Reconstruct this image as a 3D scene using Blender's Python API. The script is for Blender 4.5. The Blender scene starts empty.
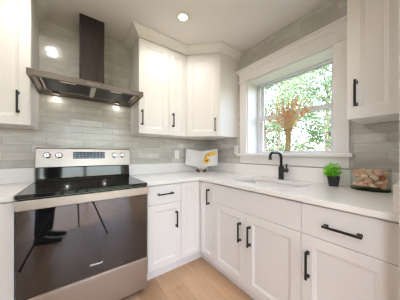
import bpy, bmesh, math, random
from mathutils import Vector, Matrix
R = math.radians
SC = bpy.context.scene
COL = SC.collection

# ------------------------------------------------------------------ camera
cam_d = bpy.data.cameras.new('camera')
cam = bpy.data.objects.new('camera', cam_d); COL.objects.link(cam)
cam.location = (-1.6713, -2.0678, 1.1563)
cam.rotation_euler = (R(90), 0, -0.6297)
cam_d.sensor_width = 36; cam_d.lens = 169.5 / 400 * 36
cam_d.shift_y = 4.1 / 400
cam_d.clip_start = 0.02
SC.camera = cam

# ------------------------------------------------------------------ light
SC.view_settings.view_transform = 'Standard'
SC.view_settings.look = 'None'
SC.view_settings.exposure = 0.86
SC.view_settings.gamma = 1.0
SC.view_settings.use_curve_mapping = False
SC.cycles.use_denoising = True
SC.cycles.use_adaptive_sampling = False
SC.cycles.filter_width = 1.25
SC.cycles.max_bounces = 10
SC.cycles.diffuse_bounces = 6
SC.cycles.glossy_bounces = 5
SC.cycles.transparent_max_bounces = 16
SC.cycles.sample_clamp_indirect = 6
SC.cycles.caustics_reflective = False
SC.cycles.caustics_refractive = False

W = bpy.data.worlds.new('sky'); SC.world = W; W.use_nodes = True
wn = W.node_tree; wn.nodes.clear()
sky = wn.nodes.new('ShaderNodeTexSky'); sky.sky_type = 'NISHITA'
sky.sun_disc = False; sky.sun_elevation = R(48); sky.sun_rotation = R(-80)
sky.dust_density = 2.0; sky.air_density = 1.0
bg = wn.nodes.new('ShaderNodeBackground'); bg.inputs['Strength'].default_value = 1.25
wo = wn.nodes.new('ShaderNodeOutputWorld')
hs = wn.nodes.new('ShaderNodeHueSaturation'); hs.inputs['Saturation'].default_value = .85
wn.links.new(sky.outputs[0], hs.inputs['Color']); wt = wn.nodes.new('ShaderNodeMix'); wt.data_type = 'RGBA'; wt.blend_type = 'MULTIPLY'; wt.inputs[0].default_value = 1; wt.inputs[7].default_value = (1.035, .985, .985, 1)
wn.links.new(hs.outputs[0], wt.inputs[6]); wn.links.new(wt.outputs[2], bg.inputs[0]); wn.links.new(bg.outputs[0], wo.inputs[0])

def lamp(name, kind, loc, energy, color=(1, 1, 1), rot=None, **kw):
    d = bpy.data.lights.new(name, kind); d.energy = energy; d.color = color
    for k, v in kw.items(): setattr(d, k, v)
    o = bpy.data.objects.new(name, d); COL.objects.link(o); o.location = loc
    if rot: o.rotation_euler = rot
    return o
sun = lamp('sun', 'SUN', (-5, 3, 12), 2.2, (1, .95, .86), angle=R(1.0))
sun.rotation_euler = Vector((1, -0.22, -1.15)).to_track_quat('-Z', 'Y').to_euler()
# portals: guide sampling of the real sky through the wall openings (they emit nothing)
for nm, loc, sx, sy, rot in (('portal_window', (0.27, -1.176, 1.6), 0.86, 0.86, (0, R(90), 0)),
                             ('portal_patio', (-1.45, -4.72, 1.1), 2.3, 2.15, (R(90), 0, 0)),
                             ('portal_side', (-2.78, -3.0, 1.5), 1.3, 1.6, (0, R(-90), 0))):
    po = lamp(nm, 'AREA', loc, 1, rot=rot, shape='RECTANGLE', size=sx, size_y=sy)
    po.data.cycles.is_portal = True
CEIL = 2.418
CAN_POWER = 2.6
HOOD_POWER = .10

# ------------------------------------------------------------------ materials
def mat(name, col, rough=.5, metal=0., spec=.5, ior=None, coat=0.):
    m = bpy.data.materials.new(name); m.use_nodes = True
    b = m.node_tree.nodes['Principled BSDF']
    b.inputs['Base Color'].default_value = (*col, 1)
    b.inputs['Roughness'].default_value = rough
    b.inputs['Metallic'].default_value = metal
    b.inputs['Specular IOR Level'].default_value = spec
    if ior: b.inputs['IOR'].default_value = ior
    b.inputs['Coat Weight'].default_value = coat
    return m
def nodes(m):
    return m.node_tree, m.node_tree.nodes['Principled BSDF']
def N(t, typ, **kw):
    n = t.nodes.new(typ)
    for k, v in kw.items():
        if k in n.inputs: n.inputs[k].default_value = v
        else: setattr(n, k, v)
    return n
def ramp(t, src, stops):
    r = t.nodes.new('ShaderNodeValToRGB'); t.links.new(src, r.inputs[0])
    e = r.color_ramp.elements
    while len(e) < len(stops): e.new(.5)
    for k, (p, c) in enumerate(stops):
        e[k].position = p; e[k].color = (*c, 1) if len(c) == 3 else c
    return r
def mottled(name, c1, c2, scale, rough, bump=0., metal=0., detail=4., stretch=(1, 1, 1), spec=.5, dist=.002):
    m = mat(name, c1, rough, metal, spec); t, b = nodes(m)
    tc = N(t, 'ShaderNodeTexCoord'); mp = N(t, 'ShaderNodeMapping'); mp.inputs['Scale'].default_value = stretch
    t.links.new(tc.outputs['Object'], mp.inputs[0])
    n = N(t, 'ShaderNodeTexNoise', Scale=scale, Detail=detail); t.links.new(mp.outputs[0], n.inputs['Vector'])
    r = ramp(t, n.outputs[0], [(.3, c1), (.7, c2)]); t.links.new(r.outputs[0], b.inputs['Base Color'])
    if bump:
        bp = N(t, 'ShaderNodeBump', Strength=bump, Distance=dist); t.links.new(n.outputs[0], bp.inputs['Height'])
        t.links.new(bp.outputs[0], b.inputs['Normal'])
    return m
def tile_mat(name, axis):
    m = mat(name, (.5, .48, .44), .16); t, b = nodes(m); L = t.links.new
    tc = N(t, 'ShaderNodeTexCoord'); sp = N(t, 'ShaderNodeSeparateXYZ'); L(tc.outputs['Object'], sp.inputs[0])
    cb = N(t, 'ShaderNodeCombineXYZ'); L(sp.outputs[axis], cb.inputs[0])
    ad = N(t, 'ShaderNodeMath', operation='ADD'); ad.inputs[1].default_value = .066 * 20 - 1.04 + .001
    L(sp.outputs['Z'], ad.inputs[0]); L(ad.outputs[0], cb.inputs[1])
    br = N(t, 'ShaderNodeTexBrick', offset=.36, offset_frequency=2, squash=1.)
    br.inputs['Scale'].default_value = 1; br.inputs['Brick Width'].default_value = .27
    br.inputs['Row Height'].default_value = .066; br.inputs['Mortar Size'].default_value = .0016
    br.inputs['Mortar Smooth'].default_value = .35; br.inputs['Bias'].default_value = 0
    br.inputs['Color1'].default_value = (.0, .0, .0, 1); br.inputs['Color2'].default_value = (1, 1, 1, 1)
    br.inputs['Mortar'].default_value = (.5, .5, .5, 1); L(cb.outputs[0], br.inputs['Vector'])
    n1 = N(t, 'ShaderNodeTexNoise', Scale=9., Detail=7., Roughness=.72)
    mp = N(t, 'ShaderNodeMapping'); mp.inputs['Scale'].default_value = (.55, 1.9, 1); L(cb.outputs[0], mp.inputs[0]); L(mp.outputs[0], n1.inputs['Vector'])
    mx = N(t, 'ShaderNodeMix', data_type='FLOAT'); mx.inputs[0].default_value = .22
    L(n1.outputs[0], mx.inputs[2]); L(br.outputs['Color'], mx.inputs[3])
    cr = ramp(t, mx.outputs[0], [(.28, (.44, .415, .375)), (.5, (.57, .545, .50)), (.70, (.70, .675, .63))])
    mm = N(t, 'ShaderNodeMix', data_type='RGBA'); mm.inputs[7].default_value = (.37, .35, .32, 1)
    fm = N(t, 'ShaderNodeMath', operation='MULTIPLY'); fm.inputs[1].default_value = .7; L(br.outputs['Fac'], fm.inputs[0])
    L(fm.outputs[0], mm.inputs[0]); L(cr.outputs[0], mm.inputs[6]); L(mm.outputs[2], b.inputs['Base Color'])
    n2 = N(t, 'ShaderNodeTexNoise', Scale=11., Detail=2.); L(cb.outputs[0], n2.inputs['Vector'])
    hs = N(t, 'ShaderNodeMath', operation='MULTIPLY_ADD'); hs.inputs[1].default_value = -1.; L(br.outputs['Fac'], hs.inputs[0]); L(n2.outputs[0], hs.inputs[2])
    bp = N(t, 'ShaderNodeBump', Strength=.55, Distance=.0035); L(hs.outputs[0], bp.inputs['Height']); L(bp.outputs[0], b.inputs['Normal'])
    return m
def floor_mat():
    m = mat('oak_planks', (.5, .33, .2), .33); t, b = nodes(m); L = t.links.new
    tc = N(t, 'ShaderNodeTexCoord'); mp = N(t, 'ShaderNodeMapping'); mp.inputs['Rotation'].default_value = (0, 0, R(90))
    L(tc.outputs['Object'], mp.inputs[0])
    br = N(t, 'ShaderNodeTexBrick', offset=.37, offset_frequency=3)
    br.inputs['Scale'].default_value = 1; br.inputs['Brick Width'].default_value = 1.2; br.inputs['Row Height'].default_value = .18
    br.inputs['Mortar Size'].default_value = .0012; br.inputs['Mortar Smooth'].default_value = .2
    br.inputs['Color1'].default_value = (0, 0, 0, 1); br.inputs['Color2'].default_value = (1, 1, 1, 1); br.inputs['Mortar'].default_value = (.2, .2, .2, 1)
    L(mp.outputs[0], br.inputs['Vector'])
    m2 = N(t, 'ShaderNodeMapping'); m2.inputs['Scale'].default_value = (16, 1.6, 1); L(tc.outputs['Object'], m2.inputs[0])
    n = N(t, 'ShaderNodeTexNoise', Scale=1.6, Detail=6., Roughness=.6, Distortion=.6); L(m2.outputs[0], n.inputs['Vector'])
    m3 = N(t, 'ShaderNodeMapping'); m3.inputs['Scale'].default_value = (4, 1.2, 1); L(tc.outputs['Object'], m3.inputs[0])
    n3 = N(t, 'ShaderNodeTexNoise', Scale=2.2, Detail=3.); L(m3.outputs[0], n3.inputs['Vector'])
    a = N(t, 'ShaderNodeMix', data_type='FLOAT'); a.inputs[0].default_value = .38; L(n.outputs[0], a.inputs[2]); L(br.outputs['Color'], a.inputs[3])
    a2 = N(t, 'ShaderNodeMix', data_type='FLOAT'); a2.inputs[0].default_value = .3; L(a.outputs[0], a2.inputs[2]); L(n3.outputs[0], a2.inputs[3])
    cr = ramp(t, a2.outputs[0], [(.25, (.40, .225, .125)), (.5, (.56, .345, .205)), (.75, (.67, .455, .295))])
    mm = N(t, 'ShaderNodeMix', data_type='RGBA'); mm.inputs[7].default_value = (.45, .28, .165, 1)
    L(br.outputs['Fac'], mm.inputs[0]); L(cr.outputs[0], mm.inputs[6]); L(mm.outputs[2], b.inputs['Base Color'])
    bp = N(t, 'ShaderNodeBump', Strength=.15, Distance=.001); L(n.outputs[0], bp.inputs['Height']); L(bp.outputs[0], b.inputs['Normal'])
    return m
def steel(name, col, rough, stretch):
    m = mat(name, col, rough, 1.); t, b = nodes(m); L = t.links.new
    tc = N(t, 'ShaderNodeTexCoord'); mp = N(t, 'ShaderNodeMapping'); mp.inputs['Scale'].default_value = stretch; L(tc.outputs['Object'], mp.inputs[0])
    n = N(t, 'ShaderNodeTexNoise', Scale=6., Detail=3.); L(mp.outputs[0], n.inputs['Vector'])
    mr = N(t, 'ShaderNodeMapRange'); mr.inputs[3].default_value = rough - .06; mr.inputs[4].default_value = rough + .08
    L(n.outputs[0], mr.inputs[0]); L(mr.outputs[0], b.inputs['Roughness'])
    return m
def clear_glass(name, tint, edge, rough=.02):
    m = bpy.data.materials.new(name); m.use_nodes = True; t = m.node_tree; t.nodes.clear(); L = t.links.new
    tr = N(t, 'ShaderNodeBsdfTransparent'); tr.inputs[0].default_value = (*tint, 1)
    tr2 = N(t, 'ShaderNodeBsdfTransparent'); tr2.inputs[0].default_value = (*edge, 1)
    gl = N(t, 'ShaderNodeBsdfGlossy', Roughness=rough); lw = N(t, 'ShaderNodeLayerWeight', Blend=.35)
    pw = N(t, 'ShaderNodeMath', operation='POWER'); pw.inputs[1].default_value = 2.2; L(lw.outputs['Facing'], pw.inputs[0])
    m1 = N(t, 'ShaderNodeMixShader'); L(pw.outputs[0], m1.inputs[0]); L(tr.outputs[0], m1.inputs[1]); L(tr2.outputs[0], m1.inputs[2])
    fr = N(t, 'ShaderNodeFresnel', IOR=1.45)
    geo = N(t, 'ShaderNodeNewGeometry'); inv = N(t, 'ShaderNodeMath', operation='SUBTRACT'); inv.inputs[0].default_value = 1; L(geo.outputs['Backfacing'], inv.inputs[1])
    fm = N(t, 'ShaderNodeMath', operation='MULTIPLY'); L(fr.outputs[0], fm.inputs[0]); L(inv.outputs[0], fm.inputs[1])
    m2 = N(t, 'ShaderNodeMixShader'); L(fm.outputs[0], m2.inputs[0]); L(m1.outputs[0], m2.inputs[1]); L(gl.outputs[0], m2.inputs[2])
    o = N(t, 'ShaderNodeOutputMaterial'); L(m2.outputs[0], o.inputs[0])
    return m
def leaf_mat(name, c1, c2, trans, scale=.9):
    m = mat(name, c1, .5); t, b = nodes(m); L = t.links.new
    tc = N(t, 'ShaderNodeTexCoord'); n = N(t, 'ShaderNodeTexNoise', Scale=scale, Detail=5., Roughness=.75); L(tc.outputs['Object'], n.inputs['Vector'])
    r = ramp(t, n.outputs[0], [(.3, c1), (.7, c2)]); L(r.outputs[0], b.inputs['Base Color'])
    if trans:
        tl = N(t, 'ShaderNodeBsdfTranslucent'); L(r.outputs[0], tl.inputs[0])
        mx = N(t, 'ShaderNodeMixShader'); mx.inputs[0].default_value = trans; L(b.outputs[0], mx.inputs[1]); L(tl.outputs[0], mx.inputs[2])
        L(mx.outputs[0], t.nodes['Material Output'].inputs[0])
    return m
def emit(name, col, strength):
    m = mat(name, (.9, .9, .9)); t, b = nodes(m)
    b.inputs['Emission Color'].default_value = (*col, 1); b.inputs['Emission Strength'].default_value = strength
    return m

M = {}
M['paint'] = mottled('cabinet_paint', (.81, .78, .757), (.82, .79, .767), 2., .46)
M['trim'] = mat('trim_paint', (.83, .80, .775), .45)
M['ceiling'] = mottled('ceiling_paint', (.80, .775, .75), (.81, .785, .76), 3., .85)
M['wall'] = mat('wall_paint', (.70, .68, .65), .8)
M['tile_x'] = tile_mat('glazed_tile_back', 'X')
M['tile_y'] = tile_mat('glazed_tile_right', 'Y')
M['floor'] = floor_mat()
M['quartz'] = mottled('white_quartz', (.86, .835, .81), (.885, .86, .835), 90., .20)
M['sink'] = mat('white_composite', (.84, .825, .80), .22)
M['steel'] = steel('brushed_steel', (.47, .415, .37), .37, (.6, .6, 30))
M['steel_h'] = steel('dark_brushed_steel', (.20, .172, .152), .30, (.6, .6, 30))
M['steel_v'] = steel('chimney_steel', (.095, .082, .080), .28, (24, 24, .5))
M['chrome'] = mat('polished_steel', (.66, .64, .61), .16, 1.)
M['filter'] = mottled('filter_mesh', (.022, .022, .028), (.04, .04, .048), 160., .42, .5, metal=.6)
M['black_glass'] = mat('black_glass', (.006, .006, .007), .035, 0, .5, ior=1.95)
M['cooktop'] = mat('ceramic_glass', (.010, .010, .011), .06, 0, .5, ior=1.55)
M['black_plastic'] = mat('black_enamel', (.018, .018, .02), .3)
M['ring'] = mat('burner_marking', (.05, .05, .052), .25)
M['display'] = mat('display_glass', (.012, .016, .015), .12)
M['key'] = mat('key_legend', (.20, .24, .225), .4)
M['logo'] = mat('logo_silver', (.85, .84, .82), .35)
M['black'] = mat('matte_black_metal', (.016, .015, .015), .33, 0., .5)
M['black_v'] = mat('handle_bronze_black', (.012, .011, .011), .32, 0., .4)
M['outlet'] = mat('outlet_plastic', (.84, .82, .79), .35)
M['dark'] = mat('gap_dark', (.03, .028, .026), .7)
M['vinyl'] = mat('window_vinyl', (.72, .73, .74), .4)
M['pane'] = clear_glass('window_glass', (.97, .985, .98), (.93, .96, .95))
M['bowl'] = clear_glass('bowl_glass', (.985, .99, .985), (.72, .80, .74))
M['bowl_base'] = clear_glass('bowl_base_glass', (.42, .56, .36), (.12, .22, .10), .05)
M['vase'] = clear_glass('vase_glass', (.95, .95, .93), (.6, .63, .6))
M['lens'] = emit('light_lens', (1, .96, .90), 9.)
M['hoodlens'] = emit('hood_lamp_lens', (1, .95, .88), 8.)
M['page'] = mat('paper', (.80, .79, .78), .6)
M['cover'] = mat('book_cover', (.75, .74, .72), .5)
M['red'] = mat('stand_red_metal', (.12, .03, .025), .3)
M['standw'] = mat('stand_white_metal', (.75, .73, .70), .4)
M['pot'] = mat('black_pot', (.012, .012, .014), .3)
M['soil'] = mat('soil', (.05, .035, .02), .9)
M['leaf_pot'] = leaf_mat('bright_leaf', (.14, .54, .02), (.44, .88, .10), .4, 26.)
M['straw'] = leaf_mat('dried_straw', (.72, .53, .27), (.93, .77, .48), .4, 12.)
M['orange'] = leaf_mat('dried_orange_flower', (.86, .40, .22), (.95, .62, .42), .4, 22.)
M['white_fl'] = leaf_mat('dried_white_flower', (.78, .70, .60), (.92, .88, .84), .45, 22.)
M['bark'] = mottled('bark', (.20, .15, .12), (.32, .25, .20), 9., .9, .4, stretch=(1, 1, .3))

# ------------------------------------------------------------------ builders
class MB:
    def __init__(s): s.bm = bmesh.new()
    def verts(s, co): return [s.bm.verts.new(c) for c in co]
    def face(s, vs):
        try: return s.bm.faces.new(vs)
        except ValueError: return None
    def box(s, x0, x1, y0, y1, z0, z1):
        v = s.verts([(x, y, z) for x in (x0, x1) for y in (y0, y1) for z in (z0, z1)])
        for f in ((0, 1, 3, 2), (4, 6, 7, 5), (0, 4, 5, 1), (2, 3, 7, 6), (0, 2, 6, 4), (1, 5, 7, 3)): s.face([v[i] for i in f])
        return s
    def loft(s, loops, cap0=True, cap1=True, closed=True):
        L = [s.verts(l) for l in loops]; n = len(L[0])
        for a, b in zip(L, L[1:]):
            for i in range(n if closed else n - 1):
                j = (i + 1) % n; s.face([a[i], a[j], b[j], b[i]])
        if cap0: s.face(list(reversed(L[0])))
        if cap1: s.face(L[-1])
        return s
    def prism(s, poly, z0, z1):
        return s.loft([[(x, y, z0) for x, y in poly], [(x, y, z1) for x, y in poly]])
    def plate(s, outer, holes, z0, z1):
        # flat slab with through holes
        for z in (z0, z1):
            ed = []
            for lp in [outer] + holes:
                vs = s.verts([(x, y, z) for x, y in lp])
                ed += [s.bm.edges.new((vs[i], vs[(i + 1) % len(vs)])) for i in range(len(vs))]
            bmesh.ops.triangle_fill(s.bm, use_beauty=True, use_dissolve=False, edges=ed)
        for lp in [outer] + holes:
            s.loft([[(x, y, z0) for x, y in lp], [(x, y, z1) for x, y in lp]], False, False)
        bmesh.ops.remove_doubles(s.bm, verts=s.bm.verts[:], dist=1e-6)
        return s
    def lathe(s, prof, seg=24, c=(0, 0, 0), axis='z', sx=1., sy=1.):
        loops = []
        for r, h in prof:
            lp = []
            for k in range(seg):
                a = 2 * math.pi * k / seg; u, v = r * math.cos(a) * sx, r * math.sin(a) * sy
                p = {'z': (u, v, h), 'y': (u, -h, v), 'x': (h, u, v)}[axis]
                lp.append((c[0] + p[0], c[1] + p[1], c[2] + p[2]))
            loops.append(lp)
        return s.loft(loops)
    def tube(s, pts, r, seg=10, caps=True):
        pts = [Vector(p) for p in pts]; n = len(pts); rr = r if isinstance(r, (list, tuple)) else [r] * n
        loops = []; up = None
        for i, p in enumerate(pts):
            d = (pts[min(i + 1, n - 1)] - pts[max(i - 1, 0)]).normalized()
            if up is None:
                up = Vector((0, 0, 1)) if abs(d.z) < .9 else Vector((1, 0, 0))
            e = d.cross(up).normalized(); up = e.cross(d).normalized()
            loops.append([p + (e * math.cos(2 * math.pi * k / seg) + up * math.sin(2 * math.pi * k / seg)) * rr[i] for k in range(seg)])
        return s.loft(loops, caps, caps)
    def ball(s, c, rx, ry=None, rz=None, seg=12, rings=8, rot=None):
        ry = ry or rx; rz = rz or rx; m = rot or Matrix.Identity(3); c = Vector(c)
        top = s.bm.verts.new(c + m @ Vector((0, 0, rz))); bot = s.bm.verts.new(c + m @ Vector((0, 0, -rz))); L = []
        for i in range(1, rings):
            t = math.pi * i / rings
            L.append(s.verts([c + m @ Vector((rx * math.sin(t) * math.cos(2 * math.pi * k / seg), ry * math.sin(t) * math.sin(2 * math.pi * k / seg), rz * math.cos(t))) for k in range(seg)]))
        for k in range(seg):
            j = (k + 1) % seg; s.face([top, L[0][k], L[0][j]]); s.face([L[-1][j], L[-1][k], bot])
            for a, b in zip(L, L[1:]): s.face([a[k], b[k], b[j], a[j]])
        return s
    def sweep(s, path, prof):
        # path in plan (open), profile (outward offset, z); outward is to the right of travel; mitred corners
        P = [Vector(p) for p in path]; loops = []
        for i, p in enumerate(P):
            nr = []
            if i > 0: d = (p - P[i - 1]).normalized(); nr.append(Vector((d.y, -d.x)))
            if i < len(P) - 1: d = (P[i + 1] - p).normalized(); nr.append(Vector((d.y, -d.x)))
            if len(nr) == 2:
                b = (nr[0] + nr[1]).normalized(); k = 1 / max(.2, b.dot(nr[0]))
            else: b, k = nr[0], 1
            loops.append([(p.x + b.x * o * k, p.y + b.y * o * k, z) for o, z in prof])
        return s.loft(loops)
    def build(s, name, m, parent=None, smooth=False, bevel=0., seg=2, angle=40):
        bmesh.ops.recalc_face_normals(s.bm, faces=s.bm.faces[:])
        me = bpy.data.meshes.new(name); s.bm.to_mesh(me); s.bm.free(); me.materials.append(m)
        if smooth:
            for p in me.polygons: p.use_smooth = True
        o = bpy.data.objects.new(name, me); COL.objects.link(o)
        if parent: o.parent = parent
        if bevel:
            b = o.modifiers.new('bevel', 'BEVEL'); b.width = bevel; b.segments = seg; b.limit_method = 'ANGLE'; b.angle_limit = R(angle)
        if smooth == 'sharp':
            e = o.modifiers.new('split', 'EDGE_SPLIT'); e.split_angle = R(40)
        return o
def tag(o, label, cat, group=None, kind=None):
    o['label'] = label; o['category'] = cat
    if group: o['group'] = group
    if kind: o['kind'] = kind
    return o
def empty(name, loc=(0, 0, 0), rz=0., label=None, cat=None, group=None):
    o = bpy.data.objects.new(name, None); COL.objects.link(o); o.location = loc; o.rotation_euler = (0, 0, rz); o.empty_display_size = .05
    if label: tag(o, label, cat, group)
    return o
def struct(o, label=None, cat=None):
    o['kind'] = 'structure'
    if label: o['label'] = label
    if cat: o['category'] = cat
    return o
def rrect(x0, x1, y0, y1, r, n=5):
    out = []
    for cx, cy, a0 in ((x1 - r, y1 - r, 0), (x0 + r, y1 - r, 90), (x0 + r, y0 + r, 180), (x1 - r, y0 + r, 270)):
        for k in range(n + 1):
            a = R(a0 + 90 * k / n); out.append((cx + r * math.cos(a), cy + r * math.sin(a)))
    return out

# ------------------------------------------------------------------ the room
XL, YF = -2.75, -4.7           # left wall, far wall behind the camera
WY0, WY1, WZ0, WZ1 = -1.607, -.745, 1.165, 2.03   # window opening in wall_right
o = MB().box(XL - .2, .25, YF - .2, .25, -.12, 0).build('floor', M['floor']); struct(o, 'warm oak plank floor', 'floor')
o = MB().box(XL - .2, .25, YF - .2, .25, CEIL, CEIL + .15).build('ceiling', M['ceiling']); struct(o, 'plain white painted ceiling', 'ceiling')
o = MB().box(XL - .2, .25, 0, .25, 0, CEIL).build('wall_back', M['tile_x']); struct(o, 'grey glazed tile wall behind the range', 'wall')
b = MB(); b.box(0, .25, WY1, 0, 0, CEIL); b.box(0, .25, YF, WY0, 0, CEIL); b.box(0, .25, WY0, WY1, 0, WZ0); b.box(0, .25, WY0, WY1, WZ1, CEIL)
o = b.build('wall_right', M['tile_y']); struct(o, 'grey glazed tile wall around the window', 'wall')
b = MB(); b.box(XL - .2, XL, -2.2, 0, 0, CEIL); b.box(XL - .2, XL, YF, -3.8, 0, CEIL); b.box(XL - .2, XL, -3.8, -2.2, 0, .85); b.box(XL - .2, XL, -3.8, -2.2, 2.15, CEIL)
o = b.build('wall_left', M['wall']); struct(o, 'plain painted wall beyond the left cabinets', 'wall')
b = MB(); b.box(XL, -2.6, YF - .15, YF, 0, CEIL); b.box(-.3, 0, YF - .15, YF, 0, CEIL); b.box(-2.6, -.3, YF - .15, YF, 2.18, CEIL)
o = b.build('wall_front', M['wall']); struct(o, 'plain painted wall with a patio door, behind the viewer', 'wall')
o = MB().box(-.70, 0, -2.12, -1.995, 0, CEIL).build('wall_end', M['wall']); struct(o, 'short wall closing the right end of the counter', 'wall')
# patio door opening frame behind the viewer
b = MB(); b.box(-2.6, -2.54, YF - .13, YF - .04, 0, 2.18); b.box(-.36, -.3, YF - .13, YF - .04, 0, 2.18); b.box(-1.49, -1.41, YF - .13, YF - .04, 0, 2.18); b.box(-2.6, -.3, YF - .13, YF - .04, 2.11, 2.18); b.box(-2.6, -.3, YF - .13, YF - .04, 0, .05)
d1 = b.build('door_1', M['vinyl']); struct(d1, 'white framed glass patio door behind the viewer', 'door')
MB().box(-2.55, -.35, YF - .09, YF - .085, .04, 2.12).build('pane', M['pane'], d1)

# side window added behind the viewer, to the left, for daylight fill
w = empty('fill_window', (0, 0, 0)); struct(w, 'white framed side window added to the left wall for fill light, behind the viewer', 'window')
b = MB(); b.box(XL - .14, XL - .05, -3.8, -3.73, .85, 2.15); b.box(XL - .14, XL - .05, -2.27, -2.2, .85, 2.15); b.box(XL - .14, XL - .05, -3.03, -2.97, .85, 2.15)
b.box(XL - .14, XL - .05, -3.73, -2.27, .85, .91); b.box(XL - .14, XL - .05, -3.73, -2.27, 2.09, 2.15); b.build('frame', M['vinyl'], w)
MB().box(XL - .10, XL - .094, -3.74, -2.26, .9, 2.1).build('pane', M['pane'], w)

# window over the sink
w = empty('window_1', (0, 0, 0)); struct(w, 'white trimmed window over the sink', 'window')
b = MB()
def ring(b, x0, x1, y0, y1, z0, z1, l, r, bt, tp):
    b.box(x0, x1, y0, y0 + l, z0, z1); b.box(x0, x1, y1 - r, y1, z0, z1)
    b.box(x0, x1, y0 + l, y1 - r, z0, z0 + bt); b.box(x0, x1, y0 + l, y1 - r, z1 - tp, z1)
ring(b, .185, .249, WY0 + .012, WY1 - .012, WZ0, WZ1 - .012, .042, .042, .012, .016); b.build('frame', M['vinyl'], w, bevel=.002)
MIDZ = 1.598
b = MB(); ring(b, .195, .218, WY0 + .054, WY1 - .054, WZ0 + .012, MIDZ + .026, .03, .03, .014, .05); s = b.build('sash', M['vinyl'], w, bevel=.002)
MB().box(.204, .209, WY0 + .084, WY1 - .084, WZ0 + .026, MIDZ - .024).build('pane', M['pane'], s)
b = MB(); ring(b, .220, .242, WY0 + .054, WY1 - .054, MIDZ - .024, WZ1 - .028, .03, .03, .05, .014); s = b.build('sash', M['vinyl'], w, bevel=.002)
MB().box(.229, .234, WY0 + .084, WY1 - .084, MIDZ + .026, WZ1 - .042).build('pane', M['pane'], s)
b = MB(); b.box(-.002, .185, WY1 - .012, WY1, WZ0, WZ1); b.box(-.002, .185, WY0, WY0 + .012, WZ0, WZ1); b.box(-.002, .185, WY0 + .012, WY1 - .012, WZ1 - .012, WZ1)
b.build('jamb_lining', M['trim'], w)
MB().box(-.022, 0, WY1 - .003, WY1 + .095, WZ0, WZ1).build('side_casing', M['trim'], w, bevel=.002)
MB().box(-.022, 0, WY0 - .092, WY0 + .003, WZ0, WZ1).build('side_casing', M['trim'], w, bevel=.002)
b = MB(); b.box(-.024, 0, WY0 - .097, WY1 + .10, WZ1, WZ1 + .115); h = b.build('head_casing', M['trim'], w, bevel=.002)
b = MB(); y0, y1 = WY0 - .097, WY1 + .10
b.sweep([(0, y1), (-.024, y1), (-.024, y0), (0, y0)][::-1] if False else [(0, y1), (-.024, y1), (-.024, y0), (0, y0)],
        [(0, WZ1 + .100), (.006, WZ1 + .100), (.010, WZ1 + .112), (.022, WZ1 + .128), (.034, WZ1 + .132), (.034, WZ1 + .155), (0, WZ1 + .155)])
b.build('cap_moulding', M['trim'], h)
b = MB(); b.sweep([(0, y1), (-.024, y1), (-.024, y0), (0, y0)], [(0, WZ1 - .001), (.009, WZ1 - .001), (.011, WZ1 + .007), (.009, WZ1 + .015), (0, WZ1 + .015)]); b.build('bead', M['trim'], h)
b = MB(); b.box(-.062, 0, WY0 - .115, WY1 + .12, WZ0 - .03, WZ0); b.box(0, .20, WY0 + .0, WY1 - .0, WZ0 - .03, WZ0 + .001)
b.build('sill', M['trim'], w, bevel=.004)
MB().box(-.02, 0, WY0 - .092, WY1 + .095, 1.048, WZ0 - .03).build('apron', M['trim'], w, bevel=.002)

# ------------------------------------------------------------------ crown mouldings (setting)
CR = [(0, 2.335), (.010, 2.335), (.012, 2.350), (.020, 2.354), (.030, 2.368), (.052, 2.385), (.060, 2.398), (.072, 2.402), (.075, CEIL - .001), (0, CEIL - .001)]
DF = .335
def crown(name, path, label):
    b = MB(); b.sweep(path, CR); o = b.build(name, M['trim']); struct(o, label, 'trim'); return o
crown('trim_1', [(-1.166, -.001), (-1.166, -.33), (-.61, -.33), (-.33, -.61), (-.001, -.61)], 'white crown moulding above the corner wall cabinets')
crown('trim_2', [(XL + .001, -.33), (-1.942, -.33), (-1.942, -.001)], 'white crown moulding above the left wall cabinet')
crown('trim_3', [(-.001, -1.757), (-.33, -1.757), (-.33, -1.994)], 'white crown moulding above the right wall cabinet')

# ------------------------------------------------------------------ cabinetry
def shaker(w, h, x0, z0, yf, t=.02, st=.058, ch=.016, dp=.009):
    # framed door with a bevelled step down to a flat panel; front at y = yf, facing -y
    b = MB(); e = .0015
    def rect(i, y): return [(x0 + i, y, z0 + i), (x0 + w - i, y, z0 + i), (x0 + w - i, y, z0 + h - i), (x0 + i, y, z0 + h - i)]
    b.loft([rect(0, yf + t), rect(0, yf + e), rect(e, yf), rect(st, yf), rect(st + .003, yf + .003), rect(st + ch, yf + dp - .002), rect(st + ch + .002, yf + dp)])
    return b
def slab(w, h, x0, z0, yf, t=.02):
    b = MB(); e = .002
    def rect(i, y): return [(x0 + i, y, z0 + i), (x0 + w - i, y, z0 + i), (x0 + w - i, y, z0 + h - i), (x0 + i, y, z0 + h - i)]
    b.loft([rect(0, yf + t), rect(0, yf + e), rect(e, yf)]); return b
def pull(parent, x, z, yf, length=.155, horiz=False):
    # square-section bar pull on two posts
    b = MB(); s = .0055
    def bx(a0, a1, y0, y1, c):
        if horiz: b.box(x + a0, x + a1, y0, y1, z - c, z + c)
        else: b.box(x - c, x + c, y0, y1, z + a0, z + a1)
    bx(-length / 2, length / 2, yf - .034, yf - .024, s)
    for q in (-1, 1):
        c = q * (length / 2 - .012); bx(c - .006, c + .006, yf - .026, yf, s)
        bx(c - .010, c + .010, yf - .003, yf + .0005, s + .003)
    return b.build('handle', M['black_v'], parent, bevel=.0012)
G = .0015
def base_box(b, w, d=.588, z0=.105, z1=.883): b.box(G * .5, w - G * .5, -d, -.003, z0, z1)
def kick(parent, w, y=-.535): return MB().box(0, w, y, y + .018, .001, .104).build('toe_kick', M['paint'], parent)
YB = -.61
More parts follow.
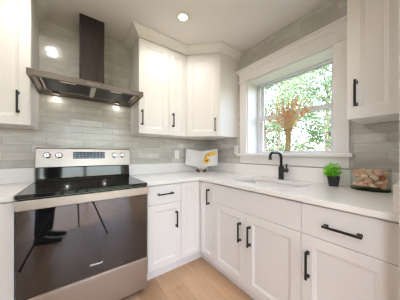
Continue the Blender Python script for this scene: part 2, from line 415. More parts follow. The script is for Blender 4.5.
def base_cab(name, x, y, rz, w, label, layout, kick_w=None):
    root = empty(name, (x, y, 0), rz, label, 'cabinet')
    b = MB(); base_box(b, w, z1=.655 if 'sink' in name else .883); b.build('carcass', M['paint'], root)
    kick(root, w)
    for kind, x0, ww, z0, h, hd in layout:
        bb = (shaker if kind == 'door' else slab)(ww - 2 * G, h - 2 * G, x0 + G, z0 + G, YB)
        o = bb.build('door' if kind == 'door' else 'drawer' if kind == 'drawer' else 'false_front', M['paint'], root)
        if hd: pull(o, hd[0], hd[1], YB, horiz=(kind != 'door'))
    return root
DZ0, DZ1, DT = .118, .698, .872
# left of the range
base_cab('base_cabinet', -2.61, 0, 0, .642, 'white base cabinet left of the range, mostly cut off by the frame', [('door', 0, .642, DZ0, DT - DZ0, None)])
# between range and corner
base_cab('base_cabinet', -1.192, 0, 0, .352, 'narrow white base cabinet with one drawer over a door, right beside the range',
         [('drawer', .018, .334, DZ1, DT - DZ1, (.185, .792)), ('door', .018, .334, DZ0, DZ1 - DZ0, (.298, .535))])
# corner cabinet with two hinged door leaves
c = empty('corner_base_cabinet', (0, 0, 0), 0, 'white corner base cabinet with two tall door leaves meeting in the inside corner', 'cabinet')
MB().prism([(-.838, -.003), (-.003, -.003), (-.003, -.836), (-.588, -.836), (-.588, -.588), (-.838, -.588)], .105, .883).build('carcass', M['paint'], c)
MB().prism([(-.838, -.535), (-.535, -.535), (-.535, -.836), (-.517, -.836), (-.517, -.517), (-.838, -.517)], .001, .104).build('toe_kick', M['paint'], c)
o = shaker(.2255, DT - DZ0 - 2 * G, -.838, DZ0 + G, YB, st=.05).build('door', M['paint'], c)
r2 = empty('door_leaf', (0, -.6125, 0), R(-90)); r2.parent = c
o = shaker(.2235, DT - DZ0 - 2 * G, 0, DZ0 + G, YB, st=.05).build('door', M['paint'], c); o.matrix_local = Matrix.Translation((0, -.6125, 0)) @ Matrix.Rotation(R(-90), 4, 'Z')
bpy.data.objects.remove(r2)
pull(o, .15, .735, YB)
# sink base
base_cab('sink_base_cabinet', 0, -.838, R(-90), .776, 'white sink base cabinet with a plain false front over two doors, under the window',
         [('false', 0, .776, DZ1, DT - DZ1, None), ('door', 0, .376, DZ0, DZ1 - DZ0, (.322, .535)), ('door', .376, .400, DZ0, DZ1 - DZ0, (.414, .535))])
# drawer base at the right
base_cab('base_cabinet', 0, -1.614, R(-90), .378, 'white base cabinet with one drawer over a door, at the right end of the counter',
         [('drawer', 0, .378, DZ1, DT - DZ1, (.190, .779)), ('door', 0, .378, DZ0, DZ1 - DZ0, (.037, .532))])

ZU0, ZU1 = 1.366, 2.334
def wall_cab(name, x, y, rz, w, label, hd, d=.31, door_w=None):
    root = empty(name, (x, y, ZU0), rz, label, 'cabinet')
    b = MB(); b.box(G * .5, w - G * .5, -d, -.002, .004, ZU1 - ZU0 + .081); b.build('carcass', M['paint'], root)
    o = shaker(w - 2 * G, ZU1 - ZU0 - 2 * G, G, G, -.33, st=.06).build('door', M['paint'], root)
    if hd: pull(o, hd[0], hd[1] - ZU0, -.33)
    return root
wall_cab('wall_cabinet', -2.46, 0, 0, .518, 'white wall cabinet left of the range hood', (.452, 1.527))
wall_cab('wall_cabinet', -1.166, 0, 0, .332, 'white wall cabinet right of the range hood, its handle at the left door edge', (.032, 1.528))
wall_cab('wall_cabinet', -.834, 0, 0, .222, 'narrow white wall cabinet between the wider one and the diagonal corner one', (.047, 1.54))
wall_cab('wall_cabinet', 0, -1.757, R(-90), .236, 'white wall cabinet right of the window', (.043, 1.516))
c = empty('corner_wall_cabinet', (0, 0, ZU0), 0, 'white diagonal wall cabinet set across the corner', 'cabinet')
k = .0205 * math.sqrt(.5)
MB().prism([(-.611, -.002), (-.002, -.002), (-.002, -.61), (-.33 + k * 2 - .028, -.61), (-.33 + k * 0 + .0005, -.61), (-.611, -.3305)][:3] + [(-.3155, -.61), (-.61, -.3155)], .002, ZU1 - ZU0 + .081).build('carcass', M['paint'], c)
wd = .28 * math.sqrt(2)
o = shaker(wd - .030, ZU1 - ZU0 - 2 * G, .015, G, 0, st=.06).build('door', M['paint'], c)
o.matrix_local = Matrix.Translation((-.61 - .0, -.33, 0)) @ Matrix.Rotation(R(-45), 4, 'Z')
pull(o, wd - .05, 1.50 - ZU0, 0)

# ------------------------------------------------------------------ countertops, sink
SX0, SX1, SY0, SY1 = -.50, -.135, -1.50, -.945
ct = MB().plate([(-1.192, -.003), (-.003, -.003), (-.003, -1.993), (-.635, -1.993), (-.635, -.635), (-1.192, -.635)],
                [rrect(SX0, SX1, SY0, SY1, .03)], .884, .914).build('countertop', M['quartz'], None, bevel=.002)
tag(ct, 'white quartz L-shaped countertop running from the range round the corner under the window', 'countertop')
MB().box(-1.192, -.023, -.022, -.003, .9142, 1.038).build('upstand', M['quartz'], ct, bevel=.002)
MB().box(-.022, -.003, -1.972, -.003, .9142, 1.038).build('upstand', M['quartz'], ct, bevel=.002)
MB().box(-.632, -.003, -1.993, -1.9725, .9142, 1.03).build('upstand', M['quartz'], ct, bevel=.002)
ct2 = MB().box(-2.70, -1.966, -.635, -.003, .884, .914).build('countertop', M['quartz'], None, bevel=.002)
tag(ct2, 'short white quartz countertop left of the range', 'countertop')
MB().box(-2.70, -1.966, -.022, -.003, .9142, 1.038).build('upstand', M['quartz'], ct2, bevel=.002)
def rr(i, z): return [(x, y, z) for x, y in rrect(SX0 - .006 + i, SX1 + .006 - i, SY0 - .006 + i, SY1 + .006 - i, .034)]
b = MB(); b.loft([rr(-.02, .874), rr(-.02, .8835), rr(0, .8835), rr(.004, .75), rr(.012, .705), rr(.03, .693), rr(.03, .684), rr(-.004, .70), rr(-.008, .874)], False, False)
b.face(b.verts(rr(.03, .693))); bmesh.ops.remove_doubles(b.bm, verts=b.bm.verts[:], dist=1e-5)
sk = b.build('sink', M['sink'], None, True); tag(sk, 'white undermount sink basin set into the countertop', 'sink')
MB().lathe([(.001, .6935), (.038, .6935), (.040, .696), (.030, .697), (.028, .695), (.001, .695)], 20, ((SX0 + SX1) / 2, (SY0 + SY1) / 2, 0)).build('drain', M['chrome'], sk, True)

# ------------------------------------------------------------------ range
RX, RW = -1.955, .7625
rg = empty('electric_range', (RX, 0, 0), 0, 'stainless steel electric range with a black glass cooktop and oven door', 'range')
b = MB(); b.box(.004, RW - .004, -.635, -.03, .05, .893); b.build('body', M['black_plastic'], rg)
for x in (.05, RW - .05):
    for y in (-.58, -.08): MB().lathe([(.02, .001), (.02, .05)], 12, (x, y, 0)).build('foot', M['black_plastic'], rg)
b = MB(); ou = rrect(0, RW, -.668, -.035, .006, 3); b.prism(ou, .894, .9185); ckt = b.build('cooktop', M['cooktop'], rg, bevel=.003)
for x, y, r in ((.19, -.50, .105), (.57, -.50, .085), (.19, -.22, .075), (.57, -.22, .100)):
    b = MB(); ln = 40
    for rr_ in (r, r * .62):
        b.loft([[(x + q * math.cos(2 * math.pi * k / ln), y + q * math.sin(2 * math.pi * k / ln), .9188) for k in range(ln)] for q in (rr_ - .0016, rr_ + .0016)], False, False)
    b.build('burner_ring', M['ring'], ckt)
b = MB(); b.box(.003, RW - .003, -.672, -.655, .893, .8945); b.build('trim_strip', M['chrome'], ckt)
# backguard: black riser, raised lip and slanted steel control panel
b = MB(); pr = [(-.034, .9186), (-.085, .9186), (-.082, .930), (-.066, .936), (-.058, 1.036), (-.034, 1.036)]
b.loft([[(x, y, z) for y, z in pr] for x in (.002, RW - .002)]); b.build('riser', M['cooktop'], rg, bevel=.003)
b = MB(); pr = [(-.034, 1.036), (-.074, 1.036), (-.078, 1.041), (-.062, 1.203), (-.054, 1.213), (-.034, 1.213)]
b.loft([[(x, y, z) for y, z in pr] for x in (-.001, RW + .001)]); bgd = b.build('control_panel', M['steel'], rg, bevel=.002)
def on_panel(z): return -.078 + (z - 1.041) / (1.203 - 1.041) * .016
tilt = math.atan2(.016, .162)
z0, z1, x0, x1 = 1.112, 1.178, .258, .520
b = MB(); b.loft([[(x, on_panel(z) + d, z) for x, z in ((x0, z0), (x1, z0), (x1, z1), (x0, z1))] for d in (.004, -.0015)]); dsp = b.build('display', M['display'], bgd)
b = MB(); random.seed(4)
for i in range(9):
    for j in range(3):
        if i in (4,) and j > 0: continue
        cx = x0 + .016 + i * .0288; cz = z0 + .013 + j * .020; hw = .0085; hh = .0032
        b.loft([[(x, on_panel(z) + d, z) for x, z in ((cx - hw, cz - hh), (cx + hw, cz - hh), (cx + hw, cz + hh), (cx - hw, cz + hh))] for d in (-.001, -.0022)])
b.build('key_legends', M['key'], dsp)
for x in (.075, .155, .612, .690):
    kz = 1.145; ky = on_panel(kz)
    kn = MB().lathe([(.026, 0), (.026, .004), (.021, .006), (.0195, .024), (.017, .027), (.001, .027)], 24, (0, 0, 0), 'y').build('knob', M['chrome'], bgd, 'sharp')
    kn.location = (x, ky, kz); kn.rotation_euler = (-tilt, 0, 0)
    MB().box(-.0035, .0035, -.036, -.020, -.018, .018).build('grip', M['steel'], kn, bevel=.001)
    MB().lathe([(.0275, -.0005), (.0275, .0012)], 24, (0, 0, 0), 'y').build('bezel', M['black_plastic'], kn)
# oven door, handle, drawer
b = MB(); b.box(.003, RW - .003, -.662, -.636, .302, .888); dr = b.build('oven_door', M['black_glass'], rg, bevel=.003)
b = MB(); b.box(.003, RW - .003, -.664, -.637, .294, .3015); b.build('bottom_trim', M['chrome'], dr)
b = MB(); b.box(.006, RW - .006, -.704, -.690, .832, .889); hb = b.build('handle', M['steel'], dr, bevel=.004)
for x in (.002, RW - .020): MB().box(x, x + .018, -.703, -.6615, .834, .887).build('end_bracket', M['chrome'], hb, bevel=.003)
b = MB(); b.box(.003, RW - .003, -.664, -.636, .045, .290); b.build('drawer', M['steel'], rg, bevel=.003)
b = MB(); b.box(.02, RW - .02, -.62, -.60, .012, .052); b.build('toe_panel', M['black_plastic'], rg)
cu = bpy.data.curves.new('logo', 'FONT'); cu.body = 'Whirlpool'; cu.size = .0185; cu.extrude = .0004; cu.align_x = 'CENTER'; cu.shear = .12; cu.offset = .0004
tmp = bpy.data.objects.new('tmp', cu); COL.objects.link(tmp); bpy.context.view_layer.update()
me = bpy.data.meshes.new_from_object(tmp); bpy.data.objects.remove(tmp)
lg = bpy.data.objects.new('logo', me); COL.objects.link(lg); me.materials.clear(); me.materials.append(M['logo']); lg.parent = dr
lg.location = (.397, -.6626, .372); lg.rotation_euler = (R(90), 0, 0); lg['label'] = 'silver lettering'

# ------------------------------------------------------------------ range hood
hd_ = empty('range_hood', (-1.946, 0, 1.699), 0, 'dark stainless chimney range hood over the range', 'range hood')
HW, HD = .786, .458
b = MB()
b.loft([[(0, -HD, .0), (HW, -HD, 0), (HW, -.003, 0), (0, -.003, 0)], [(0, -HD, .043), (HW, -HD, .043), (HW, -.003, .043), (0, -.003, .043)],
        [(.02, -HD + .02, .05), (HW - .02, -HD + .02, .05), (HW - .02, -.003, .05), (.02, -.003, .05)],
        [(.285, -.23, .10), (.485, -.23, .10), (.485, -.003, .10), (.285, -.003, .10)]], False, True)
# hollow underside
b.loft([[(0, -HD, 0), (HW, -HD, 0), (HW, -.003, 0), (0, -.003, 0)], [(.022, -HD + .022, 0), (HW - .022, -HD + .022, 0), (HW - .022, -.02, 0), (.022, -.02, 0)],
        [(.05, -HD + .05, .030), (HW - .05, -HD + .05, .030), (HW - .05, -.09, .030), (.05, -.09, .030)]], False, True)
bmesh.ops.remove_doubles(b.bm, verts=b.bm.verts[:], dist=1e-5)
b.build('canopy', M['steel_h'], hd_, bevel=.0015)
for x0, x1 in ((.058, .384), (.402, .728)):
    fl = MB().box(x0, x1, -HD + .058, -.098, .020, .0295).build('grease_filter', M['filter'], hd_)
    b = MB(); y0, y1 = -HD + .055, -.095
    for q in ((x0 - .003, x0 + .010, y0, y1), (x1 - .010, x1 + .003, y0, y1), (x0, x1, y0, y0 + .010), (x0, x1, y1 - .010, y1)): b.box(q[0], q[1], q[2], q[3], .016, .0296)
    b.build('filter_frame', M['chrome'], fl)
    cx = (x0 + x1) / 2
    MB().box(cx - .05, cx + .05, y0 + .014, y0 + .034, .013, .021).build('filter_latch', M['chrome'], fl, bevel=.003)
b = MB(); b.box(.384, .402, -HD + .03, -.075, .012, .031); b.build('center_bar', M['chrome'], hd_)
MB().box(.295, .492, -.212, -.003, .095, CEIL - 1.697 - .002).build('chimney', M['steel_v'], hd_, bevel=.0015)
b = MB()
for k in range(5): b.box(.345 + k * .017, .354 + k * .017, -HD - .0012, -HD + .001, .017, .026)
b.build('buttons', M['chrome'], hd_)
for x in (.121, .630):
    hl = MB().lathe([(.026, -.001), (.028, .002), (.028, .012), (.001, .012)], 20, (x, -.048, .0)).build('lamp', M['chrome'], hd_, True)
    MB().lathe([(.001, -.0005), (.018, -.0005), (.018, .003), (.001, .003)], 20, (x, -.048, 0)).build('lens', M['hoodlens'], hl)
    lamp('hood_light', 'AREA', (-1.946 + x, -.05, 1.697), HOOD_POWER, (1, .93, .84), shape='DISK', size=.034)

# ------------------------------------------------------------------ ceiling lights
def can(x, y, label):
    r = empty('recessed_light', (x, y, CEIL), 0, label, 'ceiling light', 'recessed ceiling lights')
    MB().lathe([(.046, -.001), (.060, -.002), (.061, -.004), (.050, -.006), (.037, -.005), (.037, -.001)], 32).build('trim_ring', M['trim'], r, True)
    MB().lathe([(.001, -.001), (.036, -.001), (.036, -.004), (.001, -.004)], 32).build('lens', M['lens'], r)
    lamp('can_light', 'AREA', (x, y, CEIL - .012), CAN_POWER, (1, .965, .93), shape='DISK', size=.07, spread=R(160))
can(-.879, -.715, 'round recessed ceiling light above the corner counter')
can(-1.91, -.66, 'round recessed ceiling light above the range')
for x, y in ((-.9, -2.4), (-1.95, -2.5), (-.9, -4.5), (-1.9, -4.5)): can(x, y, 'round recessed ceiling light behind the viewer')

# ------------------------------------------------------------------ faucet
f = empty('faucet', (-.072, -1.205, .9142), R(-8), 'matte black single-lever faucet behind the sink', 'faucet')
MB().lathe([(.027, 0), (.027, .004), (.0235, .008), (.0235, .120), (.020, .124), (.001, .124)], 24).build('body', M['black'], f, 'sharp')
pts = [(0, 0, .12), (0, 0, .205)]
for k in range(1, 7): a = R(15 * k); pts.append((-.05 * (1 - math.cos(a)), 0, .205 + .05 * math.sin(a)))
pts.append((-.118, 0, .255))
for k in range(1, 7): a = R(15 * k); pts.append((-.118 - .035 * math.sin(a), 0, .22 + .035 * math.cos(a)))
pts.append((-.153, 0, .200))
MB().tube(pts, .0125, 14).build('spout', M['black'], f, True)
MB().tube([(-.153, 0, .202), (-.153, 0, .190)], .0145, 14).build('aerator', M['black'], f, 'sharp')
hn = MB().tube([(0, -.02, .088), (0, -.066, .088)], .0165, 16).build('valve', M['black'], f, 'sharp')
MB().tube([(0, -.056, .098), (0, -.058, .150)], [.007, .006], 10).build('lever', M['black'], hn, 'sharp')

# ------------------------------------------------------------------ outlets
def outlet(x, y, z, rz, label):
    r = empty('outlet', (x, y, z), rz, label, 'outlet')
    MB().box(-.035, .035, -.006, -.0005, -.057, .057).build('cover_plate', M['outlet'], r, bevel=.003)
    for dz in (-.02, .02):
        s = MB().lathe([(.0165, .0055), (.0165, .0085), (.001, .0085)], 16, (0, 0, dz), 'y').build('socket', M['outlet'], r)
        b = MB(); b.box(-.007, -.005, -.0092, -.008, dz - .004, dz + .006); b.box(.005, .007, -.0092, -.008, dz - .003, dz + .005); b.build('slot', M['dark'], s)
outlet(-.556, 0, 1.15, 0, 'white outlet cover on the tile behind the countertop, left of the cookbook')
outlet(0, -.572, 1.212, R(-90), 'white outlet cover on the tile right beside the left window casing')

# ------------------------------------------------------------------ cookbook on its stand
SB = (-.272, -.190, .9142)
st = empty('book_stand', SB, R(-42), 'small dark red and white stand holding the open cookbook', 'stand')
for q in (-1, 1):
    MB().tube([(q * .028, -.050, .008), (q * .030, -.062, .012), (q * .045, -.066, .020), (q * .062, -.060, .030), (q * .060, -.040, .042)], [.008, .012, .013, .011, .007], 10).build('scroll_foot', M['red'], st, True)
    MB().tube([(q * .035, -.045, .010), (q * .05, .06, .006)], .006, 8).build('rear_leg', M['red'], st, True)
b = MB(); b.box(-.055, .055, -.064, -.010, .052, .0612); b.box(-.055, .055, -.068, -.0645, .052, .070); b.build('ledge', M['standw'], st, bevel=.002)
b = MB(); b.loft([[(-.05, -.008 + .25 * z, .05 + z), (.05, -.008 + .25 * z, .05 + z), (.05, .0 + .25 * z, .05 + z), (-.05, 0 + .25 * z, .05 + z)] for z in (0, .008)]); b.build('back_bar', M['red'], st)
bk = empty('cookbook', (SB[0], SB[1], SB[2] + .062), R(-42), 'open cookbook with a yellow food photograph on its right page, standing in the corner', 'book')
BW, BH, TL, LIFT = .218, .214, .24, .036
def page_pt(u, v, d):      # u along width 0..1 from the spine, v up 0..1 ; gentle swell out of the spine
    y = -.012 - .060 * u + .026 * math.sin(math.pi * min(1, u * 1.25)) * -1 * (1 - u) - d
    return y
def leaf(sgn, d0, d1, u0=0, u1=1, v0=0, v1=1, nu=10):
    b = MB(); L = []
    for i in range(nu + 1):
        u = u0 + (u1 - u0) * i / nu; x = sgn * BW * u * .985
        L.append([(x, page_pt(u, v, d) + TL * v * BH, v * BH + LIFT * u) for v, d in ((v0, d0), (v1, d0), (v1, d1), (v0, d1))])
    b.loft(L); return b
for sgn in (-1, 1):
    cv = leaf(sgn, -.012, -.009, 0, 1.02, -.01, 1.02).build('cover', M['cover'], bk)
    pg = leaf(sgn, -.009, .004).build('page_block', M['page'], bk, False)
    if sgn == 1:
        m = mat('food_photo', (.8, .5, .1), .4); t, pb = nodes(m); tc = N(t, 'ShaderNodeTexCoord')
        vo = N(t, 'ShaderNodeTexVoronoi', Scale=26.); t.links.new(tc.outputs['Object'], vo.inputs['Vector'])
        r_ = ramp(t, vo.outputs['Color'], [(.15, (.50, .20, .03)), (.4, (.85, .45, .04)), (.7, (.92, .62, .10)), (.95, (.95, .80, .35))]); t.links.new(r_.outputs[0], pb.inputs['Base Color'])
        # photograph: an arched yellow dish in the upper right and a round bowl of food near the spine
        def blob(poly, mm, nm, d):
            b = MB(); vs = []
            f_ = []
            for u, v in poly: f_.append((BW * u * .985, page_pt(u, v, .004 + d) + TL * v * BH, v * BH))
            b.face(b.verts(f_)); ex = bmesh.ops.extrude_face_region(b.bm, geom=b.bm.faces[:]); bmesh.ops.translate(b.bm, vec=(0, -.0006, 0), verts=[v for v in ex['geom'] if isinstance(v, bmesh.types.BMVert)])
            return b.build(nm, mm, pg)
        def strip(uv, nm, mm, d):
            b = MB(); L = []
            for u, v0_, v1_ in uv: L.append([(BW * u * .985, page_pt(u, v, .004 + e) + TL * v * BH, v * BH + LIFT * u) for v, e in ((v0_, d), (v1_, d), (v1_, d + .0006), (v0_, d + .0006))])
            b.loft(L); return b.build(nm, mm, pg)
        strip([(.14, .45, .60), (.25, .50, .76), (.38, .56, .84), (.52, .60, .88), (.66, .63, .90), (.80, .62, .90), (.88, .66, .86)], 'food_photograph', m, .0003)
        ring_ = [(.06 + .48 * k / 10, .37 - .20 * math.sin(math.pi * (k + .35) / 10.7), .37 + .17 * math.sin(math.pi * (k + .35) / 10.7)) for k in range(11)]
        strip(ring_, 'food_photograph', m, .0012)
        m2 = mat('food_photo_dark', (.20, .07, .02), .4)
        strip([(.24 + .16 * k / 6, .37 - .07 * math.sin(math.pi * (k + .4) / 6.8), .37 + .07 * math.sin(math.pi * (k + .4) / 6.8)) for k in range(7)], 'food_photograph', m2, .0020)

# ------------------------------------------------------------------ potted plant
pp = empty('potted_plant', (-.090, -1.622, .9142), R(20), 'small bright green leafy plant in a square black pot', 'plant')
b = MB()
def sq(h, z): return [(x, y, z) for x, y in rrect(-h, h, -h, h, h * .3, 4)]
b.loft([sq(.028, 0), sq(.0375, .066), sq(.0385, .068), sq(.0385, .072), sq(.035, .072), sq(.034, .062)]); pot = b.build('pot', M['pot'], pp, 'sharp')
MB().loft([sq(.0338, .0575), sq(.0338, .0615)]).build('soil', M['soil'], pp)
random.seed(11)
for i in range(34):
    a = random.uniform(0, 6.283); lean = random.uniform(.05, .85); L_ = random.uniform(.06, .118) * (1 - .2 * lean)
    d = Vector((math.sin(lean) * math.cos(a), math.sin(lean) * math.sin(a), math.cos(lean)))
    d.rotate(Matrix.Rotation(R(20), 3, 'Z')); d.x = d.x * .45 if d.x > 0 else d.x; d.rotate(Matrix.Rotation(R(-20), 3, 'Z'))
    base = Vector((d.x * .02, d.y * .02, .058)); tip = base + d * L_
    sm = MB().tube([base, (base + tip) / 2 + Vector((0, 0, .004)), tip], [.0013, .0011, .0008], 5).build('stem', M['leaf_pot'], pp)
    b = MB()
    for k in range(11):
        t_ = .3 + .7 * k / 10; p = base.lerp(tip, t_); ph = k * 2.4 + random.random()
        side = d.orthogonal().normalized(); side.rotate(Matrix.Rotation(ph, 3, d))
        dr_ = (side * random.uniform(.6, 1) + d * random.uniform(.2, .8)).normalized(); wv = dr_.cross(d).normalized()
        ll = random.uniform(.015, .024); ww = ll * .36; up = wv.cross(dr_) * .003
        q = [p, p + dr_ * ll * .35 + wv * ww + up, p + dr_ * ll * .75 + wv * ww * .8 + up, p + dr_ * ll, p + dr_ * ll * .75 - wv * ww * .8 + up, p + dr_ * ll * .35 - wv * ww + up]
        v = b.verts(q); b.face([v[0], v[1], v[2], v[3]]); b.face([v[0], v[3], v[4], v[5]])
    b.build('leaves', M['leaf_pot'], sm)

# ------------------------------------------------------------------ glass bowl with shells
BC = (-.089, -1.820); BA, BB, BHT = .097, .064, .150
def ov(a, b_, z, n=40):   # pointed oval outline, long axis along y
    return [(b_ * math.sin(2 * math.pi * k / n) * (abs(math.sin(2 * math.pi * k / n)) ** .15 if math.sin(2 * math.pi * k / n) else 1), a * math.cos(2 * math.pi * k / n), z) for k in range(n)]
bo = empty('glass_bowl', (BC[0], BC[1], .9142), R(6), 'oval clear glass bowl with a thick green-tinted base, full of shells', 'bowl')
b = MB(); b.loft([ov(BA, BB, .016), ov(BA + .001, BB + .001, .08), ov(BA + .001, BB + .001, BHT), ov(BA - .004, BB - .004, BHT), ov(BA - .005, BB - .005, .018)], False, False)
b.build('side_wall', M['bowl'], bo, True)
MB().loft([ov(BA - .006, BB - .006, 0), ov(BA, BB, .003), ov(BA, BB, .0155), ov(BA - .004, BB - .004, .0175)]).build('base', M['bowl_base'], bo, 'sharp')
shell_cols = {'peach': ((.78, .40, .22), (.95, .66, .46)), 'cream': ((.84, .58, .40), (.95, .80, .64)), 'pink': ((.76, .38, .25), (.93, .62, .47)), 'red': ((.46, .09, .03), (.72, .22, .07))}
SM = {}
for k_, (c1, c2) in shell_cols.items():
    m = mat('shell_' + k_, c1, .45); t, pb = nodes(m); tc = N(t, 'ShaderNodeTexCoord')
    wv = N(t, 'ShaderNodeTexWave', Scale=26., Distortion=5., Detail=3.); t.links.new(tc.outputs['Object'], wv.inputs['Vector'])
    r_ = ramp(t, wv.outputs[0], [(.1, c1), (.6, c2)]); t.links.new(r_.outputs[0], pb.inputs['Base Color']); SM[k_] = m
def shell_mesh(kind):
    b = MB(); nu, nv = 36, 16; L = []
    for i in range(1, nv):
        t_ = math.pi * i / nv; lp = []
        for k in range(nu):
            a = 2 * math.pi * k / nu; u = -math.cos(t_)
            if kind == 0:      # closed cockle: ribbed valves, beak at one end
                r = math.sin(t_) * (1 + .10 * math.cos(11 * a)); lp.append((1.12 * u, r * math.cos(a) * (.95 - .30 * u), r * math.sin(a) * .66 * (1 - .25 * u)))
            else:              # whelk: stepped spire tapering to a point, long narrow mouth end
                r = math.sin(t_) ** .9 * (1 + .10 * math.sin(9 * t_ + a)) * (1.0 - .38 * u); lp.append((1.38 * u, r * math.cos(a) * .80, r * math.sin(a) * .74 + .10 * math.sin(3 * t_)))
        L.append(lp)
    b.loft(L); return b
protos = []
for kind in (0, 1):
    me_o = shell_mesh(kind).build('proto', SM['peach'], None, True); protos.append(me_o.data); bpy.data.objects.remove(me_o)
random.seed(5)
NS = 36; rs = .0196
P = [Vector((random.uniform(-.03, .03), random.uniform(-.06, .06), random.uniform(.03, .30))) for _ in range(NS)]
Rr = [rs * random.uniform(.88, 1.14) for _ in P]
for it in range(700):
    for i in range(NS): P[i].z -= .0008
    for _ in range(2):
        for i in range(NS):
            for j in range(i):
                d = P[i] - P[j]; l = d.length; mn = (Rr[i] + Rr[j]) * .97
                if l < mn and l > 1e-6:
                    d *= (mn - l) / l * .5; P[i] += d; P[j] -= d
        for i in range(NS):
            p = P[i]; r = Rr[i]; p.z = min(max(p.z, .020 + r * .85), .134 - r * .6)
            q = math.hypot(p.x / (BB - .007 - r), p.y / (BA - .010 - r))
            if q > 1: p.x /= q; p.y /= q
rot_b = Matrix.Rotation(R(6), 3, 'Z')
red = min(range(NS), key=lambda i: (P[i] - Vector((-.04, -.06, .075))).length)
big = max(range(NS), key=lambda i: P[i].z)
for i in range(NS):
    me = protos[i % 2].copy(); kcol = 'red' if i == red else 'peach' if i == big else random.choice(['peach', 'cream', 'cream', 'pink'])
    me.materials.clear(); me.materials.append(SM[kcol])
    o = bpy.data.objects.new('seashell', me); COL.objects.link(o); o.location = Vector((BC[0], BC[1], .9142)) + rot_b @ P[i]
    r = Rr[i]; o.scale = (r * .98, r * .98, r * .98)
    o.rotation_euler = (random.uniform(0, 6.28), random.uniform(-.6, .6), random.uniform(0, 6.28))
    lab = 'reddish brown shell among the pale ones in the glass bowl' if i == red else 'pale peach shell in the oval glass bowl'
    tag(o, lab, 'shell', 'shells in the glass bowl')

# ------------------------------------------------------------------ vase with dried flowers on the sill
VX, VY, VZ = .085, -1.195, WZ0 + .0012
va = MB().lathe([(.001, 0), (.036, 0), (.040, .006), (.036, .05), (.033, .12), (.038, .20), (.045, .245), (.042, .245), (.035, .20), (.030, .12), (.033, .05), (.034, .012), (.001, .012)], 28, (0, 0, 0)).build('vase', M['vase'], None, True)
va.location = (VX, VY, VZ); tag(va, 'slim clear glass vase on the window sill', 'vase')
bq = empty('dried_bouquet', (VX, VY, VZ + .014), 0, 'spreading bouquet of dried straw with orange and white flowers in the vase', 'flowers')
random.seed(21)
def stalk(a, lean, ln, droop=0.):
    d = Vector((math.cos(a) * .6, math.sin(a), 0)); k0 = random.uniform(.5, 1)
    p0 = d * .021 * k0 + Vector((0, 0, .004)); p1 = d * .024 * k0 + Vector((0, 0, .12)); mid = d * .034 * k0 + Vector((0, 0, .215))
    pts = [p0, p1, mid]
    for k in range(1, 6):
        t_ = k / 5; h = math.sqrt(max(.05, 1 - lean * lean))
        pts.append(mid + Vector((d.x * lean * ln * t_ ** 1.25, d.y * lean * ln * t_ ** 1.25, h * ln * t_ - droop * ln * t_ * t_)))
    for p in pts: p.x = min(p.x, .070)
    return pts
for i in range(60):
    a = random.uniform(0, 6.283); lean = random.uniform(.05, .72); ln = random.uniform(.17, .34) * (1 - .1 * lean); dp = random.uniform(0, .25) * lean
    if i < 5: lean = .9; a = (R(90) if i < 3 else R(-90)) + random.uniform(-.35, .35); ln = .26; dp = .35
    pts = stalk(a, lean, ln, dp)
    sm = MB().tube(pts, [.0036] * 3 + [.0026] * 5, 5).build('straw_stem', M['straw'], bq)
    tip, prev = pts[-1], pts[-2]; dd = (tip - prev).normalized(); b = MB()
    for k in range(9):
        p = tip + dd * (k - 5) * .009; ph = k * 2.2
        sd = dd.orthogonal().normalized(); sd.rotate(Matrix.Rotation(ph, 3, dd)); q = (dd + sd * .55).normalized()
        b.tube([p, p + q * .009, p + q * .020], [.0012, .0034, .0006], 5)
    b.build('seed_head', M['straw'], sm)
def blossom(b, c, r, n, d):
    e1 = d.orthogonal().normalized(); e2 = d.cross(e1)
    for ring_k, (rad, up, cnt) in enumerate(((1, .25, n), (.7, .6, n), (.4, .9, n // 2))):
        for k in range(cnt):
            a = 2 * math.pi * (k + .5 * ring_k) / cnt; o_ = (e1 * math.cos(a) + e2 * math.sin(a)); s_ = d.cross(o_)
            p0 = c; p1 = c + o_ * r * rad * .55 + d * r * up * .6; p2 = c + o_ * r * rad + d * r * up
            w_ = r * .30; v = b.verts([p0, p1 + s_ * w_, p2, p1 - s_ * w_]); b.face(v)
FL = [('orange', a, l, n) for a, l, n in ((1.1, .62, .21), (1.9, .55, .25), (.4, .3, .27), (-.9, .5, .24), (-1.6, .66, .22), (2.6, .2, .23), (-2.2, .35, .26), (3.3, .28, .19), (1.4, .2, .17), (-1.3, .25, .18), (-2.8, .5, .14), (2.1, .45, .15), (4.2, .7, .20), (1.6, .78, .23))] + \
     [('white_fl', a, l, n) for a, l, n in ((3.3, .12, .20), (-2.0, .36, .15), (2.4, .28, .12), (-2.7, .42, .22), (3.0, .5, .10), (-1.2, .3, .26), (2.0, .48, .09))]
for kind, a, l, n_ in FL:
    pts = stalk(a, l, n_, .05); sm = MB().tube(pts, .0022, 5).build('flower_stem', M['straw'], bq)
    dd = (pts[-1] - pts[-2]).normalized(); b = MB(); r_ = .027 if kind == 'orange' else .030
    blossom(b, pts[-1], r_, 9, dd); b.ball(pts[-1] + dd * .006, r_ * .35, seg=8, rings=5); b.build('blossom', M[kind], sm)

